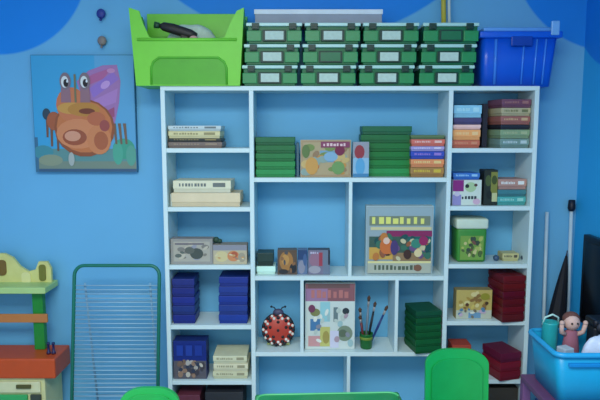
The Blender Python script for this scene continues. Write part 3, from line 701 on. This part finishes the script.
wire_rack()

def workbench():
    yfr = -.27
    zc = Zat(359, yfr); xr = Xat(54.5, zc, yfr); xl = xr-.62
    cx = (xl+xr)/2
    t = thing('toy_workbench', 'colourful toy workbench with orange counter and green posts, left edge', 'toy furniture', (cx, -.165, 0))
    OR, CR_, GR = M((196, 78, 34), .4), M((206, 206, 150), .45), M((34, 134, 48), .4)
    def B(name, mat, x0, x1, y0, y1, z0, z1, bev=.004, par=None):
        bm = bmn(); box(bm, x0-cx, x1-cx, y0+.165, y1+.165, z0, z1, bev, 2); return obj(name, bm, mat, par or t)
    ct = Zat(379, yfr)
    B('countertop', OR, xl, xr, yfr, -.06, ct, zc, .008)
    xb = Xat(45, .3, yfr+.02)
    B('cabinet', CR_, xl+.02, xb, yfr+.02, -.03, .0, ct)
    zd0, zd1 = Zat(393.5, yfr), Zat(381.5, yfr)
    dr = B('drawer', M((214, 212, 166), .45), xl+.06, xb-.02, yfr+.006, yfr+.02, zd0, zd1-.006)
    xh = Xat(22.5, .4, yfr); B('drawer_handle', M((84, 82, 40), .5), xh-.038, xh+.038, yfr-.006, yfr+.006, zd1-.038, zd1-.018, .003, dr)
    dd = B('door', M((60, 170, 96), .4), xl+.06, xb-.09, yfr+.006, yfr+.02, .05, zd0-.012)
    xh = Xat(46, .4, yfr); B('door_handle', M((60, 70, 60), .5), xb-.075, xb-.02, yfr+.006, yfr+.02, zd0-.05, zd0-.012, .003)
    # posts
    zp1 = Zat(290, -.12)
    xp = Xat(38.5, .75, -.12)
    for x in (xp, xl+(xr-xp)):
        B('post', GR, x-.028, x+.028, -.14, -.10, zc, zp1, .004)
    zm0, zm1 = Zat(322.5, -.15), Zat(314, -.15)
    xm = Xat(47, .7, -.15)
    B('middle_shelf', M((190, 120, 62), .45), xl+.03, xm, -.155, -.141, zm0, zm1, .004)
    zu1 = Zat(283, -.2); zu0 = Zat(289, -.2); xu = Xat(44, .9, -.2)
    B('upper_shelf', M((176, 206, 130), .4), xl+.02, xu, -.2, -.03, zp1, zp1+.034, .005)
    zs = zp1+.034; zz = lambda p: Zat(p, -.07)
    Xp = lambda p: Xat(p, 1.0, -.07)-cx
    out = [(xl+.03-cx, zs), (Xp(51), zs), (Xp(51), zz(268)), (Xp(47.5), zz(261)), (Xp(39), zz(261)), (Xp(35.5), zz(269)), (Xp(28), zz(271)), (Xp(20), zz(266)), (Xp(13), zz(257)), (Xp(5), zz(253)), (Xp(-8), zz(253)), (xl+.05-cx, zz(268)), (xl+.03-cx, zz(270))]
    bm = bmn(); prism(bm, out, .08, .10); obj('crest_board', bm, M((210, 206, 128), .45), t)
    bm = bmn(); prism(bm, rrect(.036, .09, .015, 4, Xp(42.5), (zz(264)+zz(280))/2), .074, .0795); obj('crest_plaque', bm, M((116, 116, 46), .5), t)
    bm = bmn(); prism(bm, rrect(.05, .085, .02, 4, Xp(2), (zz(259)+zz(275))/2), .074, .0795); obj('crest_plaque', bm, M((120, 92, 40), .5), t)
    bm = bmn(); prism(bm, rrect(.05, .06, .018, 4, Xp(26), (zz(272)+zz(282))/2), .075, .0795); obj('crest_panel', bm, M((222, 216, 150), .5), t)
    # two pegs on the counter
    for k, (px, lab) in enumerate(((48.5, 'short navy peg standing on the orange counter, nearer the post'), (53.5, 'short navy peg standing on the orange counter, nearer its right end'))):
        p = thing('toy_peg', lab, 'toy', (Xat(px, zc+.03, -.2), -.2, zc+.0006))
        bm = bmn(); lathe(bm, [(.009, 0), (.009, .012), (.006, .014), (.006, .05), (.008, .052), (.008, .062), (.002, .064)], seg=12); obj('peg_shaft', bm, M((26, 32, 84), .4), p, True)
        bm = bmn(); lathe(bm, [(.011, .0), (.0115, .006), (.011, .010)], seg=12); obj('peg_collar', bm, M((60, 30, 60), .4), p, True)
workbench()

# ------------------------------------------------------------------ child chairs and table in front
def chair(label, x, yb_, ztop, w, rz, col, group='green plastic child chairs'):
    t = thing('child_chair', label, 'chair', (x, yb_, 0), rz, group)
    m = M(col, .33, .02)
    zs = .30
    # backrest: a rounded slab, slightly curved
    h = ztop-zs+.02
    def slab(bm, w, h, z0, yf, yb, nx=24, nz=10):
        rt = w*.36
        def top(x):
            e = max(0, abs(x)-(w/2-rt))/rt
            return h-rt*.62*(1-math.sqrt(max(0, 1-e*e)))
        def bend(x, z): return (x/(w/2))**2*-.02 + (z-zs)*.06
        G_ = []
        for y in (yf, yb):
            g = []
            for i in range(nx+1):
                x = -w/2*math.cos(PI*i/nx); g.append([bm.verts.new((x, y+bend(x, z0+top(x)*k/nz), z0+top(x)*k/nz)) for k in range(nz+1)])
            G_.append(g)
            for i in range(nx):
                for k in range(nz): bm.faces.new((g[i][k], g[i+1][k], g[i+1][k+1], g[i][k+1]))
        a, b = G_
        for i in range(nx):
            for k in (0, nz): bm.faces.new((a[i][k], a[i+1][k], b[i+1][k], b[i][k]))
        for k in range(nz):
            for i in (0, nx): bm.faces.new((a[i][k], a[i][k+1], b[i][k+1], b[i][k]))
        bmesh.ops.recalc_face_normals(bm, faces=bm.faces[:])
        es = [e for e in bm.edges if len(e.link_faces) == 2 and e.calc_face_angle(0) > .9]
        bmesh.ops.bevel(bm, geom=es, offset=.005, segments=2, affect='EDGES', profile=.5, clamp_overlap=True)
    bm = bmn(); slab(bm, w, h, zs-.02, -.011, .011); obj('backrest', bm, m, t)
    bm = bmn(); slab(bm, w*.8, h*.84, zs-.005, -.016, -.009); obj('back_panel', bm, M(tuple(max(0, int(c*.96)) for c in col), .36), t)
    bm = bmn(); box(bm, -w/2, w/2, -.27, .0, zs-.022, zs, .01, 3); obj('seat', bm, m, t, True)
    for sx in (-1, 1):
        for yy in (-.25, -.02):
            bm = bmn(); tube(bm, [(sx*(w/2-.025), yy, zs-.02), (sx*(w/2-.008), yy+(-.012 if yy < -.1 else .012), .002)], [.018, .014], 10); obj('leg', bm, m, t, True)
GREEN = (22, 168, 82)
yc1 = -.62; zt1 = Zat(349, yc1); xc = Xat(455.5, .55, yc1); wch = Xat(487, .5, yc1)-Xat(424.5, .5, yc1)
chair('green plastic child chair before the right bookcase shelves', xc, yc1-.015, zt1, wch, 0, GREEN)
yc2 = -.80; zt2 = Zat(388.5, yc2); xc2 = Xat(150, zt2, yc2)
chair('green plastic child chair before the drying rack, only its top edge showing', xc2, yc2, zt2, .25, 0, (40, 178, 84))
zt3 = .52; ytab = YC + (ZC-zt3)/math.tan(math.atan((391.5-200)/F)+TH)
tt = thing('child_table', 'low green plastic table in front of the middle cubbies', 'table', (Xat(330, zt3, ytab), ytab-.27, 0), R(2.5))
wt = Xat(400, zt3, ytab)-Xat(256, zt3, ytab)
bm = bmn(); box(bm, -wt/2, wt/2, -.27, .27, zt3-.03, zt3-.004, .01, 3); obj('tabletop', bm, M((34, 150, 84), .35, .03), tt, True)
bm = bmn(); tube(bm, [(x, y, zt3-.006) for x, y in rrect(wt-.02, .52, .04, 5)] + [(rrect(wt-.02, .52, .04, 5)[0][0], rrect(wt-.02, .52, .04, 5)[0][1], zt3-.006)], .006, 8); obj('edge_bead', bm, M((90, 190, 120), .35), tt, True)
for sx in (-1, 1):
    for sy in (-1, 1):
        bm = bmn(); tube(bm, [(sx*(wt/2-.05), sy*.22, zt3-.03), (sx*(wt/2-.04), sy*.23, .001)], [.022, .017], 10); obj('leg', bm, M((34, 150, 84), .35, .03), tt, True)

# ------------------------------------------------------------------ right: tub of toys on a small table
zrim, ztb = .75, .53
yfr, yre = -.97, -.66
xl = Xat(556, zrim, yfr); xr_ = 1.46
tbl = thing('side_table', 'low mauve table under the open blue tub, bottom right', 'table', ((xl+xr_)/2-.01, (yfr+yre)/2, 0))
ww = xr_-xl
bm = bmn(); box(bm, -ww/2-.004, ww/2+.01, -.165, .165, ztb-.03, ztb-.001, .006, 2); obj('tabletop', bm, M((104, 66, 104), .45), tbl)
for sx in (-1, 1):
    for sy in (-1, 1): mkbox('leg', M((120, 78, 124), .45), tbl, sx*(ww/2-.02)-.018, sx*(ww/2-.02)+.018, sy*.16-.018, sy*.16+.018, .001, ztb-.03, .003)
ob = thing('open_tub', 'open bright blue plastic tub full of toys, bottom right corner', 'tub', ((xl+xr_)/2, (yfr+yre)/2, ztb))
CY = M((28, 160, 206), .35, .03)
hh = zrim-ztb; dd = yre-yfr
bm = bmn(); tub(bm, ww*.9-.02, ww-.02, dd*.88, dd-.02, hh-.012, .005, 0, .03); obj('tub_body', bm, CY, ob, True)
bm = bmn(); pr = rrect(ww-.012, dd-.012, .034, 5); tube(bm, [(a_, b_, hh-.014) for a_, b_ in pr] + [(pr[0][0], pr[0][1], hh-.014)], .011, 8, cap=False); obj('rim', bm, M((40, 160, 214), .35), ob, True)
mkbox('label_band', M((20, 132, 200), .4), ob, -ww*.38, ww*.42, -dd/2-.004, -dd/2+.012, hh-.06, hh-.045, .003)
zf = ztb+.0065
def tubtoy(name, label, cat, px, py, Y): pass
# contents, each resting on the tub's floor
def rs(name, lab, cat, bm, mat, loc, smooth=True, rz=0): o = obj(name, bm, mat, smooth=smooth); o.location = loc; o.rotation_euler = (0, 0, rz); tag(o, lab, cat); return o
ym = (yfr+yre)/2
bm = bmn(); mound(bm, 0, 0, 0, .10, .048, .25, 9, amp=.22)
rs('plastic_bag', 'crumpled white plastic bag at the front of the open blue tub', 'bag', bm, M((196, 206, 226), .35, .1, 40), (1.235, yfr+.085, zf))
t = thing('toy_truck', 'black toy truck riding high at the back of the open blue tub', 'toy', (1.33, yre-.085, zf))
bm = bmn(); box(bm, -.085, .085, -.035, .035, 0, .25, .01, 2); obj('crate_bed', bm, M((30, 32, 40), .5), t)
bm = bmn(); box(bm, -.09, .09, -.045, .045, .25, .285, .012, 2); box(bm, -.02, .08, -.04, .04, .285, .318, .012, 2); obj('cab', bm, M((22, 24, 32), .4), t)
for x in (-.06, .0, .06):
    bm = bmn(); tube(bm, [(x, -.058, .255), (x, -.044, .255)], .02, 14); obj('wheel', bm, M((46, 48, 56), .6), t, True)
bm = bmn(); box(bm, 0, .06, -.043, -.040, .293, .31); obj('window', bm, M((110, 116, 140), .2), t)
t = thing('rag_doll', 'pinkish doll with head and arm above the rim at the left of the tub', 'doll', (1.162, -.752, zf))
bm = bmn(); lathe(bm, [(.034, 0), (.04, .05), (.036, .15), (.026, .225), (.012, .236)], seg=14, sy=.8); obj('dress', bm, M((150, 92, 108), .8), t, True)
bm = bmn(); ball(bm, (0, 0, .265), .034, (1, .95, 1.05)); obj('head', bm, M((206, 168, 156), .6), t, True)
bm = bmn(); ball(bm, (.002, .010, .277), .035, (1.06, .9, .9)); obj('hair', bm, M((104, 66, 60), .8), t, True)
for sx in (-1, 1):
    bm = bmn(); tube(bm, [(sx*.022, 0, .212), (sx*.046, -.01, .225), (sx*.05, -.02, .262)], [.012, .010, .009], 8); ball(bm, (sx*.05, -.02, .268), .011, u=8, v=6); obj('arm', bm, M((206, 168, 156), .6), t, True)
for sx in (-1, 1):
    bm = bmn(); ball(bm, (sx*.012, -.031, .268), .0045, u=8, v=6); obj('eye', bm, M((30, 26, 30), .3), t, True)
t = thing('toy_bucket', 'small teal toy pail in the back left corner of the tub', 'toy', (1.078, -.735, zf))
bm = bmn(); lathe(bm, [(.026, 0), (.03, .1), (.034, .255), (.036, .262), (.032, .262), (.03, .25), (0, .24)], seg=18); obj('pail', bm, M((40, 160, 160), .4), t, True)
bm = bmn(); tube(bm, [(-.034, 0, .25), (-.028, -.012, .285), (0, -.02, .30), (.028, -.012, .285), (.034, 0, .25)], .004, 8); obj('handle', bm, M((180, 214, 206), .4), t, True)
t = thing('toy_block', 'light beige toy block at the front left of the tub', 'toy', (1.08, yfr+.085, zf), R(20))
mkbox('block', M((170, 180, 186), .5), t, -.024, .024, -.024, .024, 0, .205, .004)

# ------------------------------------------------------------------ right: poles, umbrella, black panel
def pole(px, pytop, label, capc, Yt=-.03, Yb=-.07):
    zt = Zat(pytop, Yt); x = Xat(px, (zt+.7)/2, (Yt+Yb)/2)
    t = thing('broom_pole', label, 'pole', (x, Yb, 0)); k = (Yt-Yb)/zt
    bm = bmn(); tube(bm, [(0, 0, .13), (0, (Yt-Yb), zt-.06 if capc else zt)], .0095, 10); obj('shaft', bm, M((190, 212, 222), .35), t, True)
    if capc:
        bm = bmn(); tube(bm, [(0, (Yt-Yb), zt-.06), (0, (Yt-Yb), zt-.045), (0, Yt-Yb, zt)], [.014, .02, .017], 12); obj('grip', bm, M(capc, .5), t, True)
    bm = bmn(); box(bm, -.03, .03, -.02, .02, .08, .14, .008, 2); obj('socket', bm, M((60, 90, 150), .4), t)
    bm = bmn(); box(bm, -.045, .045, -.018, .018, 0.001, .08, .004, 1); obj('bristles', bm, M((70, 80, 100), .8), t)
pole(546.5, 212, 'plain white pole standing against the wall just right of the bookcase', None)
pole(571, 200, 'white pole with a black grip standing near the wall corner', (18, 22, 40))
tip = at(566.5, 256, -.075); bot = at(552, 345, -.13)
um = thing('folded_umbrella', 'folded black umbrella standing between the two white poles', 'umbrella', (bot.x-.012, -.15, 0))
o3 = Vector((bot.x-.012, -.15, 0)); ax = [Vector((bot.x-.012, -.15, .0)), bot, tip]
bm = bmn()
seg = 24; rings = []
base = at(554, 335, -.12)
for k in range(9):
    t_ = k/8; c = base.lerp(tip, t_); r_ = .052*(1-t_)**.9+.006
    rings.append([bm.verts.new(c - o3 + Vector((math.cos(2*PI*i/seg), math.sin(2*PI*i/seg)*.8, 0))*r_*(1+.12*math.cos(8*2*PI*i/seg+t_*3))) for i in range(seg)])
for a_, b_ in zip(rings, rings[1:]):
    for i in range(seg): bm.faces.new((a_[i], a_[(i+1) % seg], b_[(i+1) % seg], b_[i]))
bm.faces.new(list(reversed(rings[0]))); bm.faces.new(rings[-1])
obj('canopy', bm, M((16, 18, 28), .7), um, True)
bm = bmn(); tube(bm, [Vector((0, 0, .002)), Vector((0, 0, .12)), base-o3], [.012, .012, .007], 10); obj('handle', bm, M((30, 28, 30), .4), um, True)
bm = bmn(); tube(bm, [tip-o3, tip-o3+(tip-base).normalized()*.03], [.005, .003], 8); obj('ferrule', bm, M((60, 64, 80), .3), um, True)
zp0, zp1 = .62, Zat(234, -.18)
pn = thing('black_panel', 'black flat panel hanging on the right wall at the frame edge', 'panel', (XR-.02, -.52, zp0))
bm = bmn(); box(bm, -.018, .0185, -.34, .34, 0, zp1-zp0, .006, 2); obj('frame', bm, M((14, 14, 20), .35), pn)
bm = bmn(); box(bm, -.0195, -.0175, -.31, .31, .03, zp1-zp0-.03); obj('screen', bm, M((10, 10, 14), .2), pn)

# ------------------------------------------------------------------ light
def area(name, loc, rot, sx, sy, e, c):
    l = bpy.data.lights.new(name, 'AREA'); l.shape = 'RECTANGLE'; l.size = sx; l.size_y = sy; l.energy = e; l.color = c
    o = bpy.data.objects.new(name, l); COL.objects.link(o); o.location = loc; o.rotation_euler = rot; return o
area('ceiling_lamp', (-.25, -2.9, HC-.03), (0, 0, 0), 1.8, 1.2, 105, (.95, 1.0, .97))
area('window_daylight', (-1.0, YB+.10, 1.7), (R(90), 0, R(-14)), 2.6, 1.4, 24, (.92, 1.0, 1.0))
w = bpy.data.worlds.new('World'); S.world = w; w.use_nodes = True
w.node_tree.nodes['Background'].inputs[0].default_value = (.86, .96, 1.0, 1); w.node_tree.nodes['Background'].inputs[1].default_value = .5
S.view_settings.view_transform = 'Standard'; S.view_settings.look = 'None'; S.view_settings.gamma = 1; S.view_settings.exposure = -0.04
try: S.view_settings.use_curve_mapping = False
except Exception: pass
